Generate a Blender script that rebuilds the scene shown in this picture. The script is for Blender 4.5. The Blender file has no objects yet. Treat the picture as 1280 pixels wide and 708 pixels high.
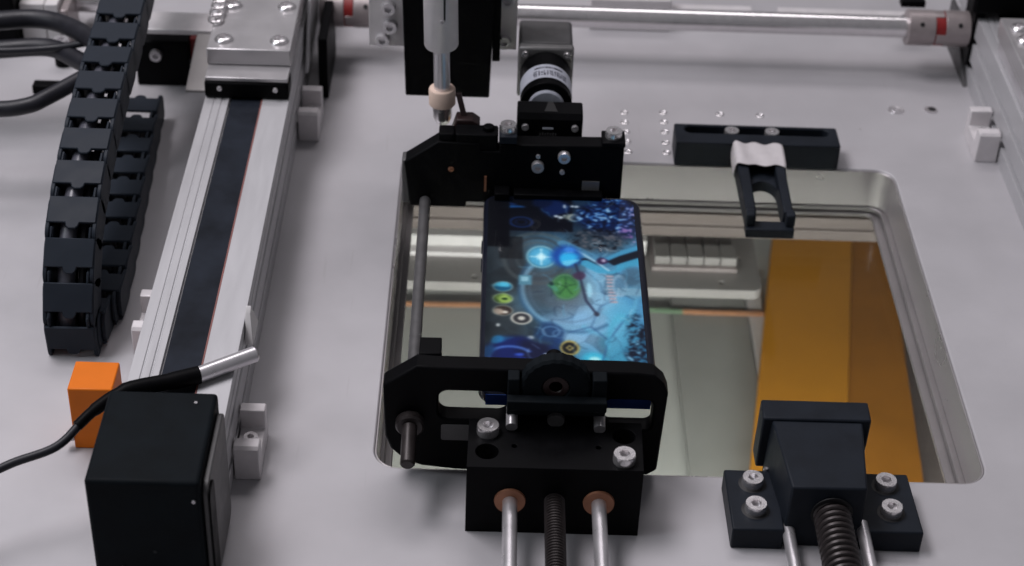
import bpy, bmesh, math, random
import numpy as np
from mathutils import Vector, Matrix
random.seed(7); rng = np.random.default_rng(11)
S = 0.001                                  # everything below is written in millimetres
sc = bpy.context.scene
COL = sc.collection
PI = math.pi

# ------------------------------------------------------------------ camera, world, lights, exposure
cam = bpy.data.cameras.new('camera'); cam_o = bpy.data.objects.new('camera', cam); COL.objects.link(cam_o)
pitch = math.atan(1654/2270)
Rm = Matrix.Rotation(-.0212, 3, 'Z') @ Matrix.Rotation(PI/2-pitch, 3, 'X') @ Matrix.Rotation(.042, 3, 'Z')
cam_o.matrix_world = Matrix.Translation((0, 0, .5)) @ Rm.to_4x4()
cam.sensor_width = 36; cam.lens = 36*2270/1280
cam.clip_start = .01; cam.clip_end = 50
cam.dof.use_dof = True; cam.dof.focus_distance = .745; cam.dof.aperture_fstop = 13
sc.camera = cam_o

w = bpy.data.worlds.new('World'); sc.world = w; w.use_nodes = True
bg = w.node_tree.nodes['Background']
bg.inputs[0].default_value = (.80, .79, .85, 1); bg.inputs[1].default_value = .15

def lamp(name, loc, target, sx, sy, power, col):
    l = bpy.data.lights.new(name, 'AREA'); l.shape = 'RECTANGLE'; l.size = sx; l.size_y = sy
    l.energy = power; l.color = col
    o = bpy.data.objects.new(name, l); COL.objects.link(o); o.location = loc
    o.rotation_euler = (Vector(target)-Vector(loc)).to_track_quat('-Z', 'Y').to_euler()
    return o
lamp('ceiling_light_panel', (-.6, .85, 1.4), (-.1, .66, 0), .6, .45, 14.5, (1, .955, 1))
lamp('far_fill', (-.05, 1.85, 2.0), (.0, .65, 0), 1.5, .5, 11, (1, .945, .98))  # unseen lamp added from behind to brighten screws and metal tops
lamp('side_light_tube', (-.95, .35, 1.0), (-.1, .6, 0), .25, 1.2, 4.5, (.88, .94, 1))
lamp('under_plate_fill', (.085, .50, -.0315), (.1, .80, -.26), .6, .008, 2.5, (1, .99, .97))  # unseen lamp added to light the things below the window

vs = sc.view_settings
vs.view_transform = 'Standard'; vs.look = 'None'; vs.exposure = 0; vs.gamma = 1

# ------------------------------------------------------------------ materials
def mat(name, col, rough=.5, metal=0., var=.12, vscale=250, bump=0., bscale=900, spec=.5, aniso=None):
    m = bpy.data.materials.new(name); m.use_nodes = True
    nt = m.node_tree; b = nt.nodes['Principled BSDF']
    b.inputs['Roughness'].default_value = rough; b.inputs['Metallic'].default_value = metal
    b.inputs['Specular IOR Level'].default_value = spec
    tc = nt.nodes.new('ShaderNodeTexCoord'); n = nt.nodes.new('ShaderNodeTexNoise')
    mp = nt.nodes.new('ShaderNodeMapping'); nt.links.new(tc.outputs['Object'], mp.inputs[0])
    if aniso: mp.inputs['Scale'].default_value = aniso
    nt.links.new(mp.outputs[0], n.inputs['Vector'])
    n.inputs['Scale'].default_value = vscale; n.inputs['Detail'].default_value = 5; n.inputs['Roughness'].default_value = .6
    cr = nt.nodes.new('ShaderNodeValToRGB'); nt.links.new(n.outputs['Fac'], cr.inputs[0])
    cr.color_ramp.elements[0].position = .3; cr.color_ramp.elements[1].position = .7
    cr.color_ramp.elements[0].color = tuple(c*(1-var) for c in col)+(1,)
    cr.color_ramp.elements[1].color = tuple(min(1, c*(1+var)) for c in col)+(1,)
    nt.links.new(cr.outputs[0], b.inputs['Base Color'])
    mr = nt.nodes.new('ShaderNodeMapRange'); nt.links.new(n.outputs['Fac'], mr.inputs[0])
    mr.inputs[1].default_value = .3; mr.inputs[2].default_value = .7
    mr.inputs[3].default_value = rough*.85; mr.inputs[4].default_value = min(1, rough*1.15)
    nt.links.new(mr.outputs[0], b.inputs['Roughness'])
    if bump:
        n2 = nt.nodes.new('ShaderNodeTexNoise'); n2.inputs['Scale'].default_value = bscale
        nt.links.new(mp.outputs[0], n2.inputs['Vector'])
        bp = nt.nodes.new('ShaderNodeBump'); bp.inputs['Strength'].default_value = bump; bp.inputs['Distance'].default_value = .0003
        nt.links.new(n2.outputs['Fac'], bp.inputs['Height']); nt.links.new(bp.outputs[0], b.inputs['Normal'])
    return m
M = {}
M['plate'] = mat('satin_aluminium_plate', (.44, .428, .445), .42, .12, .09, 11, .04, 1500)
def wear(m, dark):
    nt = m.node_tree; b = nt.nodes['Principled BSDF']; src = b.inputs['Base Color'].links[0].from_socket
    tc = nt.nodes.new('ShaderNodeTexCoord')
    v = nt.nodes.new('ShaderNodeTexVoronoi'); v.inputs['Scale'].default_value = 38; nt.links.new(tc.outputs['Object'], v.inputs['Vector'])
    r1 = nt.nodes.new('ShaderNodeMapRange'); nt.links.new(v.outputs['Distance'], r1.inputs[0]); r1.inputs[1].default_value = .018; r1.inputs[2].default_value = .035; r1.inputs[3].default_value = 1; r1.inputs[4].default_value = 0
    wn = nt.nodes.new('ShaderNodeTexWhiteNoise'); nt.links.new(v.outputs['Color'], wn.inputs['Vector'])
    gt = nt.nodes.new('ShaderNodeMath'); gt.operation = 'GREATER_THAN'; gt.inputs[1].default_value = .72; nt.links.new(wn.outputs['Value'], gt.inputs[0])
    ml = nt.nodes.new('ShaderNodeMath'); ml.operation = 'MULTIPLY'; nt.links.new(r1.outputs[0], ml.inputs[0]); nt.links.new(gt.outputs[0], ml.inputs[1])
    mp = nt.nodes.new('ShaderNodeMapping'); mp.inputs['Scale'].default_value = (220, 9, 1); mp.inputs['Rotation'].default_value = (0, 0, .5); nt.links.new(tc.outputs['Object'], mp.inputs[0])
    n = nt.nodes.new('ShaderNodeTexNoise'); n.inputs['Scale'].default_value = 1.6; n.inputs['Detail'].default_value = 2; nt.links.new(mp.outputs[0], n.inputs['Vector'])
    r2 = nt.nodes.new('ShaderNodeMapRange'); nt.links.new(n.outputs['Fac'], r2.inputs[0]); r2.inputs[1].default_value = .70; r2.inputs[2].default_value = .76; r2.inputs[3].default_value = 0; r2.inputs[4].default_value = .16
    mxx = nt.nodes.new('ShaderNodeMath'); mxx.operation = 'MAXIMUM'; nt.links.new(ml.outputs[0], mxx.inputs[0]); nt.links.new(r2.outputs[0], mxx.inputs[1])
    m3 = nt.nodes.new('ShaderNodeMix'); m3.data_type = 'RGBA'; nt.links.new(mxx.outputs[0], m3.inputs[0]); nt.links.new(src, m3.inputs[6]); m3.inputs[7].default_value = dark
    nt.links.new(m3.outputs[2], b.inputs['Base Color'])
wear(M['plate'], (.27, .24, .24, 1))
M['rim'] = mat('polished_window_rim', (.46, .435, .44), .30, .65, .03, 30)
M['edge'] = mat('machined_edge', (.25, .235, .235), .38, .5, .03, 60, .02, 1500)
M['carriage'] = mat('ground_carriage_steel', (.50, .485, .495), .34, .6, .03, 60, .02, 1500)
M['alu'] = mat('anodised_aluminium', (.47, .465, .48), .42, .25, .025, 40, .02, 1500, aniso=(6, .6, 6))
M['aluside'] = M['alu']
M['bright'] = mat('milled_aluminium', (.66, .63, .64), .38, .15, .06, 120, .03, 1200)
M['chrome'] = mat('polished_steel', (.80, .775, .785), .22, .85, .06, 200)
M['steel'] = mat('ground_steel', (.70, .68, .70), .30, .75, .08, 90)
M['black'] = mat('black_anodised', (.0026, .0026, .0032), .5, 0, .25, 120, .05, 2500, .06)
M['blackmatt'] = mat('matt_black_paint', (.0065, .0085, .0105), .6, 0, .3, 60, .10, 3500, .05)
M['strip'] = mat('belt_cover', (.013, .016, .023), .55, 0, .45, 45, .05, 1500, .1)
M['slate'] = mat('slate_plastic', (.019, .024, .033), .5, 0, .08, 60, .015, 2500, .12)
M['slotblk'] = mat('dark_anodised_grey', (.012, .015, .021), .48, 0, .2, 90, .06, 2500, .12)
M['rubber'] = mat('cable_rubber', (.012, .012, .017), .45, 0, .2, 120, .08, 1200, .35)
M['hose'] = mat('grey_hose', (.08, .08, .10), .35, 0, .1, 120)
M['motor'] = mat('motor_grey', (.085, .083, .085), .5, .2, .15, 150, .08, 2000)
M['flange'] = mat('flange_grey', (.20, .195, .195), .42, .5, .1, 150)
M['label'] = mat('label_paper', (.46, .48, .55), .5, 0, .08, 300)
M['ink'] = mat('label_ink', (.03, .03, .05), .6)
M['pink'] = mat('nylon_collar', (.68, .52, .43), .5, 0, .05, 200)
M['brown'] = mat('dark_brown_plastic', (.028, .014, .014), .45, 0, .2, 200)
M['red'] = mat('red_rubber', (.22, .010, .010), .5, 0, .12, 200)
M['lip'] = mat('dull_red_seal', (.20, .075, .065), .6, 0, .2, 60)
M['coup'] = mat('coupling_aluminium', (.36, .315, .315), .38, .45, .08, 150)
M['bronze'] = mat('bronze_bush', (.34, .15, .085), .45, .4, .12, 200)
M['orange'] = mat('orange_plastic', (.70, .165, .008), .45, 0, .06, 60, .04, 1500, .2)
M['tape'] = mat('masking_tape', (.55, .52, .53), .65, 0, .06, 200, .2, 500)
M['white'] = mat('white_paint', (.62, .60, .60), .5, 0, .05, 100)
M['dark'] = mat('hole_shade', (.004, .004, .005), .6, 0, .1, 100)  # near-black base that paints in the shade of holes and slots
M['spring'] = mat('spring_steel', (.032, .026, .026), .4, .4, .2, 300)
M['floor'] = mat('cabinet_floor_paint', (.42, .42, .40), .5, 0, .06, 9)
M['beam'] = mat('frame_profile', (.15, .125, .118), .4, .2, .08, 40, aniso=(1, 8, 8))
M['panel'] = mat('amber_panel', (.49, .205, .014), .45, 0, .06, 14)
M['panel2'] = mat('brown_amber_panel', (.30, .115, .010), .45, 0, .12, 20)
M['fixture'] = mat('fixture_plate_grey', (.30, .285, .28), .45, .2, .06, 60)
M['greystrip'] = mat('grey_floor_strip', (.29, .29, .275), .55, 0, .06, 30)
M['cab_o'] = mat('orange_cable', (.42, .20, .10), .5)
M['cab_g'] = mat('green_cable', (.15, .24, .15), .5)
M['phone'] = mat('phone_body', (.010, .012, .022), .22, .2, .1, 100)
M['phone_sheen'] = mat('phone_blue_sheen', (.015, .05, .22), .2, .1, .15, 60)  # blue of the phone's near edge, raised to paint in its reflection

wear(M['blackmatt'], (.03, .032, .034, 1)); wear(M['slotblk'], (.026, .03, .034, 1))

def glass():
    m = bpy.data.materials.new('window_glass'); m.use_nodes = True; nt = m.node_tree
    for n in list(nt.nodes): nt.nodes.remove(n)
    out = nt.nodes.new('ShaderNodeOutputMaterial'); t = nt.nodes.new('ShaderNodeBsdfTransparent')
    t.inputs[0].default_value = (.93, .95, .93, 1)
    g = nt.nodes.new('ShaderNodeBsdfGlossy'); g.inputs['Roughness'].default_value = .02
    lw = nt.nodes.new('ShaderNodeLayerWeight'); lw.inputs[0].default_value = .5
    pw = nt.nodes.new('ShaderNodeMath'); pw.operation = 'POWER'; pw.inputs[1].default_value = 5
    ma = nt.nodes.new('ShaderNodeMath'); ma.operation = 'MULTIPLY_ADD'; ma.inputs[1].default_value = .9; ma.inputs[2].default_value = .02
    nt.links.new(lw.outputs['Facing'], pw.inputs[0]); nt.links.new(pw.outputs[0], ma.inputs[0])
    mx = nt.nodes.new('ShaderNodeMixShader')
    nt.links.new(ma.outputs[0], mx.inputs[0]); nt.links.new(t.outputs[0], mx.inputs[1]); nt.links.new(g.outputs[0], mx.inputs[2])
    nt.links.new(mx.outputs[0], out.inputs[0]); return m
M['glass'] = glass()

def screen_mat():
    m = bpy.data.materials.new('phone_screen'); m.use_nodes = True; nt = m.node_tree; b = nt.nodes['Principled BSDF']
    a = nt.nodes.new('ShaderNodeVertexColor'); a.layer_name = 'picture'
    b.inputs['Base Color'].default_value = (.006, .006, .008, 1); b.inputs['Roughness'].default_value = .08
    nt.links.new(a.outputs[0], b.inputs['Emission Color']); b.inputs['Emission Strength'].default_value = 1.0
    return m
M['screen'] = screen_mat()

# ------------------------------------------------------------------ object helpers
def wloc(o):
    v = Vector((0, 0, 0))
    while o is not None: v += o.location; o = o.parent
    return v
def tag(o, label=None, cat=None, group=None, kind=None):
    if label: o['label'] = label
    if cat: o['category'] = cat
    if group: o['group'] = group
    if kind: o['kind'] = kind
    return o
def thing(name, label, cat, loc=(0, 0, 0), group=None):
    o = bpy.data.objects.new(name, None); COL.objects.link(o); o.location = Vector(loc)*S
    o.empty_display_size = .005
    return tag(o, label, cat, group)
def link(name, me, parent, loc, m=None, rot=None, scale=None):
    """link an object that shares mesh data; loc in world mm"""
    o = bpy.data.objects.new(name, me); COL.objects.link(o); o.parent = parent
    o.location = Vector(loc)*S - (wloc(parent) if parent else Vector((0, 0, 0)))
    if rot: o.rotation_euler = rot
    if scale: o.scale = (scale,)*3
    return o
def mesh(name, bm, m, smooth=35):
    bmesh.ops.recalc_face_normals(bm, faces=bm.faces)
    me = bpy.data.meshes.new(name); bm.to_mesh(me); bm.free()
    for mm in (m if isinstance(m, (list, tuple)) else [m]): me.materials.append(mm)
    if smooth:
        me.shade_smooth(); me.set_sharp_from_angle(angle=math.radians(smooth))
    return me
def obj(name, bm, m, parent=None, bev=0., origin=None, seg=2, label=None):
    """bm in world mm -> one mesh object under parent"""
    base = wloc(parent) if parent else Vector((0, 0, 0))
    if origin is not None: base = Vector(origin)*S
    for v in bm.verts: v.co = v.co*S - base
    me = mesh(name, bm, m)
    o = bpy.data.objects.new(name, me); COL.objects.link(o)
    o.parent = parent
    if parent is None: o.location = base
    if bev:
        b = o.modifiers.new('bevel', 'BEVEL'); b.width = bev*S; b.segments = seg; b.limit_method = 'ANGLE'; b.angle_limit = math.radians(50)
    if label: o['label'] = label
    return o
def BM(): return bmesh.new()
def box(bm, x0, x1, y0, y1, z0, z1):
    v = [bm.verts.new(c) for c in ((x0,y0,z0),(x1,y0,z0),(x1,y1,z0),(x0,y1,z0),(x0,y0,z1),(x1,y0,z1),(x1,y1,z1),(x0,y1,z1))]
    for f in ((0,3,2,1),(4,5,6,7),(0,1,5,4),(1,2,6,5),(2,3,7,6),(3,0,4,7)): bm.faces.new([v[i] for i in f])
    return bm
def hexa(bm, pts):
    v = [bm.verts.new(c) for c in pts]
    for f in ((0,3,2,1),(4,5,6,7),(0,1,5,4),(1,2,6,5),(2,3,7,6),(3,0,4,7)): bm.faces.new([v[i] for i in f])
    return bm
def frame_of(d):
    d = Vector(d).normalized(); a = Vector((0, 0, 1)) if abs(d.z) < .9 else Vector((1, 0, 0))
    u = d.cross(a).normalized(); return u, d.cross(u).normalized(), d
def lathe(bm, p0, d, prof, n=28, capa=True, capb=True):
    """prof: list of (distance along d, radius)"""
    u, v, d = frame_of(d); p0 = Vector(p0); rings = []
    for t, r in prof:
        rings.append([bm.verts.new(p0+d*t+(u*math.cos(2*PI*i/n)+v*math.sin(2*PI*i/n))*r) for i in range(n)])
    for a, b in zip(rings, rings[1:]):
        for i in range(n): bm.faces.new((a[i], a[(i+1) % n], b[(i+1) % n], b[i]))
    if capa: bm.faces.new(rings[0][::-1])
    if capb: bm.faces.new(rings[-1])
    return bm
def cyl(bm, p0, p1, r, r1=None, n=28):
    d = Vector(p1)-Vector(p0); return lathe(bm, p0, d, [(0, r), (d.length, r if r1 is None else r1)], n)
def tube(bm, pts, r, n=12):
    pts = [Vector(p) for p in pts]; rings = []; rr = r if isinstance(r, (list, tuple)) else [r]*len(pts)
    t0 = (pts[1]-pts[0]).normalized(); u, v, _ = frame_of(t0)
    for i, p in enumerate(pts):
        t = (pts[min(i+1, len(pts)-1)]-pts[max(i-1, 0)]).normalized()
        u = (u-t*u.dot(t)).normalized(); v = t.cross(u)
        rings.append([bm.verts.new(p+(u*math.cos(2*PI*k/n)+v*math.sin(2*PI*k/n))*rr[i]) for k in range(n)])
    for a, b in zip(rings, rings[1:]):
        for i in range(n): bm.faces.new((a[i], a[(i+1) % n], b[(i+1) % n], b[i]))
    bm.faces.new(rings[0][::-1]); bm.faces.new(rings[-1]); return bm
def spline(pts, k=8):
    P = [Vector(p) for p in pts]; P = [P[0]*2-P[1]]+P+[P[-1]*2-P[-2]]; out = []
    for i in range(1, len(P)-2):
        for j in range(k):
            t = j/k; a, b, c, d = P[i-1:i+3]
            out.append(.5*((2*b)+(c-a)*t+(2*a-5*b+4*c-d)*t*t+(3*b-a-3*c+d)*t**3))
    out.append(P[-2]); return out
def rrect(x0, x1, y0, y1, r, n=6):
    out = []
    for cx, cy, a in ((x1-r, y1-r, 0), (x0+r, y1-r, 90), (x0+r, y0+r, 180), (x1-r, y0+r, 270)):
        for i in range(n+1):
            t = math.radians(a+90*i/n); out.append((cx+r*math.cos(t), cy+r*math.sin(t)))
    return out
def circ(cx, cy, r, n=24, a0=0.): return [(cx+r*math.cos(a0+2*PI*i/n), cy+r*math.sin(a0+2*PI*i/n)) for i in range(n)]
def prism(bm, outer, holes, h0, h1, axis='Z', tf=None):
    """extruded outline with holes; outline coordinates (a,b) go to (x,y), (x,z) or (y,z)"""
    def w(a, b, h): return {'Z': (a, b, h), 'Y': (a, h, b), 'X': (h, a, b)}[axis]
    new = []
    loops = []
    for h in (h0, h1):
        es = []; ls = []
        for lp in [outer]+list(holes):
            vs_ = [bm.verts.new(w(a, b, h)) for a, b in lp]; ls.append(vs_); new += vs_
            for i in range(len(vs_)): es.append(bm.edges.new((vs_[i], vs_[(i+1) % len(vs_)])))
        bmesh.ops.triangle_fill(bm, use_beauty=True, use_dissolve=True, edges=es); loops.append(ls)
    for la, lb in zip(*loops):
        n = len(la)
        for i in range(n): bm.faces.new((la[i], la[(i+1) % n], lb[(i+1) % n], lb[i]))
    if tf is not None:
        for v in new: v.co = tf @ v.co
    return bm

# shared screw meshes, head pointing +Z, sitting on z=0 (metres)
def screw_mesh(name, r, h, hexr, m, dome=0.):
    bm = BM(); k = S
    prism(bm, circ(0, 0, r*.94*k, 24), [circ(0, 0, hexr*k, 6)], h*k, h*.35*k)
    lathe(bm, (0, 0, 0), (0, 0, 1), [(0, r*k), (h*.8*k, r*k), (h*k, r*.94*k)], 24, True, False)
    bm.faces.new([bm.verts.new((a*k, b*k, h*.36*k)) for a, b in circ(0, 0, hexr*1.05, 6)])
    return mesh(name, bm, m, 30)
SM = screw_mesh('screw', 3.4, 3.0, 1.7, M['chrome'])
SMD = screw_mesh('screw', 3.4, 3.0, 1.7, M['steel'])
def button_mesh():
    bm = BM(); k = S
    lathe(bm, (0, 0, 0), (0, 0, 1), [(0, 3.6*k), (.6*k, 3.6*k), (1.2*k, 3.2*k), (1.6*k, 2.5*k), (1.65*k, 1.75*k), (.5*k, 1.6*k)], 24)
    return mesh('screw', bm, M['chrome'], 30)
SB = button_mesh()
def screw(parent, loc, me=SM, face='Z', s=1., name='screw', rz=None):
    rz = random.random()*PI if rz is None else rz
    rot = {'Z': (0, 0, rz), '-Y': (PI/2, rz, 0), 'X': (0, PI/2, 0), '-X': (0, -PI/2, 0)}[face]
    return link(name, me, parent, loc, rot=rot, scale=s)

# ================================================================== THE SETTING
# base plate with its rectangular window
WX0, WX1, WY0, WY1 = -42, 211.5, 555.5, 795
bm = BM(); prism(bm, [(-520, 330), (520, 330), (520, 1180), (-520, 1180)], [rrect(WX0, WX1, WY0, WY1, 11, 8)], -22, 0)
plate = obj('base_plate', bm, M['plate'], None, .7)
tag(plate, 'satin silver grey metal base plate with a large rounded rectangular window', None, None, 'structure')
# polished rim and ledge of the window
bm = BM(); prism(bm, rrect(WX0+.12, WX1-.12, WY0+.12, WY1-.12, 11, 10), [rrect(WX0+1, WX1-1, WY0+1, WY1-1, 10.2, 10)], -21.9, -.8)
obj('window_rim', bm, M['rim'], plate, .25)
bm = BM(); prism(bm, rrect(WX0-9, WX1+9, WY0-9, WY1+9, 15, 8), [rrect(WX0+3, WX1-4, WY0+5, WY1-1.5, 8, 6)], -25, -22.2)
obj('window_lining', bm, M['edge'], plate, .5)
bm = BM(); prism(bm, rrect(WX0-9, WX1+9, WY0-9, WY1+9, 15, 8), [rrect(WX0+6, WX1-8, WY0+6.5, WY1-2.5, 4, 4)], -28, -25.6)
obj('window_ledge', bm, M['edge'], plate, .4)
bm = BM(); box(bm, WX0-8, WX1+8, WY0-8, WY1+8, -31.4, -28.4)
g = obj('glass_pane', bm, M['glass'], None, 0, (85, 675, -31.4)); tag(g, 'clear glass pane set in the window of the base plate', 'glass pane')
# threaded holes and countersunk screws in the plate
bm = BM(); k = S
lathe(bm, (0, 0, 0), (0, 0, 1), [(-.3*k, 1.15*k), (.05*k, 1.25*k), (.25*k, 1.5*k), (.30*k, 2.0*k), (.12*k, 2.35*k), (.02*k, 2.4*k)], 20, True, False)
HM = mesh('threaded_hole', bm, M['chrome'])
for x, y in ((74.4, 844.9), (74.2, 834.9), (74.3, 825.1), (74.4, 815.2), (74.6, 805.3), (95.6, 846.2), (95.3, 836.2), (95.2, 826.2),
             (94.9, 815.5), (94.7, 805.5), (126.3, 846.3), (147.9, 846.1)):
    link('threaded_hole', HM, plate, (x, y, .05))
bm = BM(); lathe(bm, (0, 0, 0), (0, 0, 1), [(.02*k, 4.6*k), (.35*k, 4.4*k), (.4*k, 4.0*k), (.1*k, 3.3*k), (.1*k, 2.6*k), (.5*k, 2.4*k), (.5*k, 1.2*k), (.1*k, 1.1*k)], 24)
link('countersunk_screw', mesh('countersunk_screw', bm, M['steel']), plate, (223.5, 856.5, 0))
bm = BM(); prism(bm, [(x*k, y*k) for x, y in circ(0, 0, 3.6)], [[(x*k, y*k) for x, y in circ(.9, .6, 2.2)]], .02*k, .45*k)
link('screw_hole', mesh('screw_hole', bm, M['steel']), plate, (242.6, 857.5, 0))
bm = BM(); lathe(bm, (0, 0, 0), (0, 0, 1), [(.06*k, 2.3*k), (.1*k, 2.2*k)], 20)  # flat dark disc, the shade of the hole put into its colour
link('bore_shade', mesh('bore_shade', bm, M['dark']), plate, (243.5, 858.1, 0))

# what shows below the window
bm = BM(); box(bm, -900, 1100, 200, 1900, -226, -220)
tag(obj('cabinet_floor', bm, M['floor']), 'pale grey floor of the cabinet below the window', None, None, 'structure')
def flat(name, m, x0, x1, y0, y1, z0, z1, label, cat, bev=.6):
    bm = BM(); box(bm, x0, x1, y0, y1, z0, z1)
    return tag(obj(name, bm, m, None, bev, ((x0+x1)/2, (y0+y1)/2, z0)), label, cat)
beam = thing('frame_beam', 'grey brown aluminium profile crossing under the far edge of the window', 'frame beam', (80, 840, -100))
bm = BM(); prism(bm, [(838, -75), (884, -75), (884, -60), (868, -60), (868, -62), (864, -62), (864, -60), (849, -60), (849, -61.5), (846.5, -61.5), (846.5, -60), (838, -60), (838, -65.5), (840, -66), (840, -68), (838, -68.5)], [], -330, 500, 'X')
obj('profile', bm, M['beam'], beam, .5)
fx = thing('fixture_plate', 'flat grey plate with rounded corner and small holes lying under the window', 'plate', (60, 870, -116))
bm = BM(); prism(bm, rrect(-260, 161, 836, 930, 6), [circ(-3.8, 842, 1.7, 14), circ(138.1, 843.5, 1.7, 14), circ(60, 843, 1.2, 12), circ(150, 868, 1.5, 12)], -116, -110)
obj('panel', bm, M['fixture'], fx, .4)
bm = BM(); box(bm, -240, 96, 868, 905, -110, -100); obj('white_bar', bm, M['white'], fx, .6)
bm = BM(); box(bm, -240, 94, 861, 867.6, -110, -107); obj('pink_bar', bm, M['bright'], fx, .6)
tr = thing('connector_strip', 'row of small white blocks on the grey plate under the window', 'connector strip', (122, 868, -110))
bm = BM(); box(bm, 98.5, 148, 853, 885, -109.9, -107.5); obj('backing', bm, M['coup'], tr, .3)
for i in range(5):
    bm = BM(); x = 100 + i*9.6; box(bm, x, x+9.1, 856, 870, -107.4, -102); obj('block', bm, M['fixture'], tr, .5)
    bm = BM(); box(bm, x+.3, x+8.8, 871, 883, -107.4, -104); obj('block', bm, M['fixture'], tr, .5)
flat('amber_panel', M['panel'], 0, 1, 0, 1, 0, 1, 'large amber orange panel lying below the right of the window', 'panel').data  # reshaped below
ap = bpy.data.objects['amber_panel']
bm = BM(); hexa(bm, [(158, 780, -219), (224, 780, -219), (256.5, 1030, -219), (199.5, 1030, -219), (158, 780, -201), (213, 780, -201), (254.5, 1030, -201), (199.5, 1030, -201)])
for v in bm.verts: v.co = v.co*S
old = ap.data; ap.data = mesh('amber_panel', bm, M['panel']); bpy.data.meshes.remove(old); ap.location = (0, 0, 0)
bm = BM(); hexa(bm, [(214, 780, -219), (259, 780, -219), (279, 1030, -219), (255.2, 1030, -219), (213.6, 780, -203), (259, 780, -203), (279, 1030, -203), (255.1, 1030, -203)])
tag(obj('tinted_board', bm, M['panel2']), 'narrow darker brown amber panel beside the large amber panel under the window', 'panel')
flat('white_post', M['white'], 176.5, 187, 770, 1000, -219.5, -215, 'narrow white strip on the cabinet floor left of the amber panel', 'strip')
flat('grey_board', M['greystrip'], 126, 176, 640, 1000, -219.6, -216, 'grey board on the cabinet floor left of the white strip', 'board')
flat('brown_board', M['beam'], 244, 330, 770, 960, -219.6, -212, 'dull brown board far right of the amber panels under the window', 'board')
cb = thing('floor_cable', 'thin cable with orange and green stretches across the cabinet floor', 'cable', (60, 953, -214))
for a, b, m in ((-260, 60, 'cab_o'), (60, 133, 'cab_g'), (133, 187, 'cab_o')):
    bm = BM(); tube(bm, [(a+(b-a)*i/8, 953.5+1.2*math.sin((a+(b-a)*i/8)*.03), -213.5) for i in range(9)], 1.7, 10); obj('cable_length', bm, M[m], cb)

# ================================================================== LEFT LINEAR RAIL
def rail(x0, x1, y0, y1, label, right=True):
    t = thing('linear_rail', label, 'linear rail', ((x0+x1)/2, (y0+y1)/2, 0), 'linear rails along the sides')
    a, b = x0+12, x1-13
    prof = [(x0, 0), (x1, 0), (x1, 9), (x1-3, 9), (x1-3, 13.5), (x1, 13.5), (x1, 24), (x1-2.5, 24), (x1-2.5, 28), (x1, 28), (x1, 33), (x1-.6, 33.4), (x1-.6, 34.2), (x1, 34.6), (x1, 40),
            (b, 40), (b, 38), (a, 38), (a, 40), (x0+9.2, 40), (x0+9, 39.5), (x0+8.4, 39.5), (x0+8.2, 40), (x0+5.4, 40), (x0+5.2, 39.6), (x0+4.7, 39.6), (x0+4.5, 40), (x0, 40),
            (x0, 28), (x0+2.5, 28), (x0+2.5, 24), (x0, 24), (x0, 13.5), (x0+3, 13.5), (x0+3, 9), (x0, 9)]
    bm = BM(); prism(bm, prof, [], y0, y1, 'Y'); obj('rail_body', bm, M['alu'], t, .25)
    bm = BM(); box(bm, a+.8, b-.8, y0, y1, 38.02, 39.2); obj('cover_strip', bm, M['strip'], t, .2)
    bm = BM(); box(bm, b-.75, b-.05, y0, y1, 38.02, 39.7); obj('seal_lip', bm, M['lip'], t)
    return t
lr = rail(-139, -97.5, 528, 1040, 'long silver rail with a black cover strip at the left of the machine')
bm = BM(); box(bm, -138.5, -97.6, 477, 527.7, 0, 60.5)
hb = obj('end_housing', bm, M['blackmatt'], lr, 1.6, seg=3)
bm = BM(); prism(bm, rrect(480, 524, 3, 56, 5), [], -97.4, -95.2, 'X'); obj('side_cover', bm, M['motor'], hb, .5)
bm = BM(); prism(bm, rrect(478.5, 489, 8, 54, 4), [], -95.1, -94.4, 'X'); obj('cover_edge', bm, M['black'], hb, .3)
screw(hb, (-105, 521, 60.4), SMD, 'Z', .18); screw(hb, (-128, 476.8, 18), SMD, '-Y', .22); screw(hb, (-100, 476.8, 52), SMD, '-Y', .2)
bm = BM(); hexa(bm, [(-97.2, 594, 31), (-93.5, 594, 31), (-93.5, 611, 31), (-97.2, 611, 31), (-97.2, 600, 43), (-95, 600, 43), (-95, 603, 45), (-97.2, 603, 45)])
tag(obj('white_tab', bm, M['white'], None, .3, (-95.5, 602, 31)), 'small white tab on the inner side of the left rail behind the probe tip', 'tab')

rr = rail(268, 309.5, 600, 935, 'silver rail at the right edge of the machine')

def carriage(x0, x1, y0, y1, label, second=801.5):
    t = thing('rail_carriage', label, 'carriage', ((x0+x1)/2, (y0+y1)/2, 40), 'carriages on the rails')
    bm = BM(); box(bm, x0, x1, y0, y1, 51.8, 60.5); obj('top_plate', bm, M['carriage'], t, .6)
    bm = BM(); box(bm, x0+.4, x1-.4, y0-12.5, y1, 49.4, 51.5); obj('step_plate', bm, M['carriage'], t, .4)
    bm = BM(); box(bm, x0, x1, y0-13.4, y0, 40.4, 49.2); obj('end_cap', bm, M['black'], t, 1.2)
    bm = BM(); box(bm, x0+2, x1-2, y0, y1, 40.5, 49.2); obj('body', bm, M['steel'], t, .5)
    for x in (x0+7.5, x1-6.5):
        for y in (y0+9.5, y0+46, y1-12): screw(t, (x, y, 60.3), SB, 'Z', 1.35)
        screw(t, (x, y0-13.3, 46), SMD, '-Y', .36)
    return t
lc = carriage(-139, -97.5, 792, 905, 'bright steel carriage with big screws on the left rail')
rc = carriage(268, 309.5, 781, 852, 'grey carriage with screws on the right rail')
bm = BM(); cyl(bm, (279, 767.4, 46), (279, 756, 46), 10.5)
tag(obj('thumbwheel', bm, M['black'], None, 1, (279, 762, 46)), 'round black thumbwheel on the front of the right carriage at the picture edge', 'thumbwheel')

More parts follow.
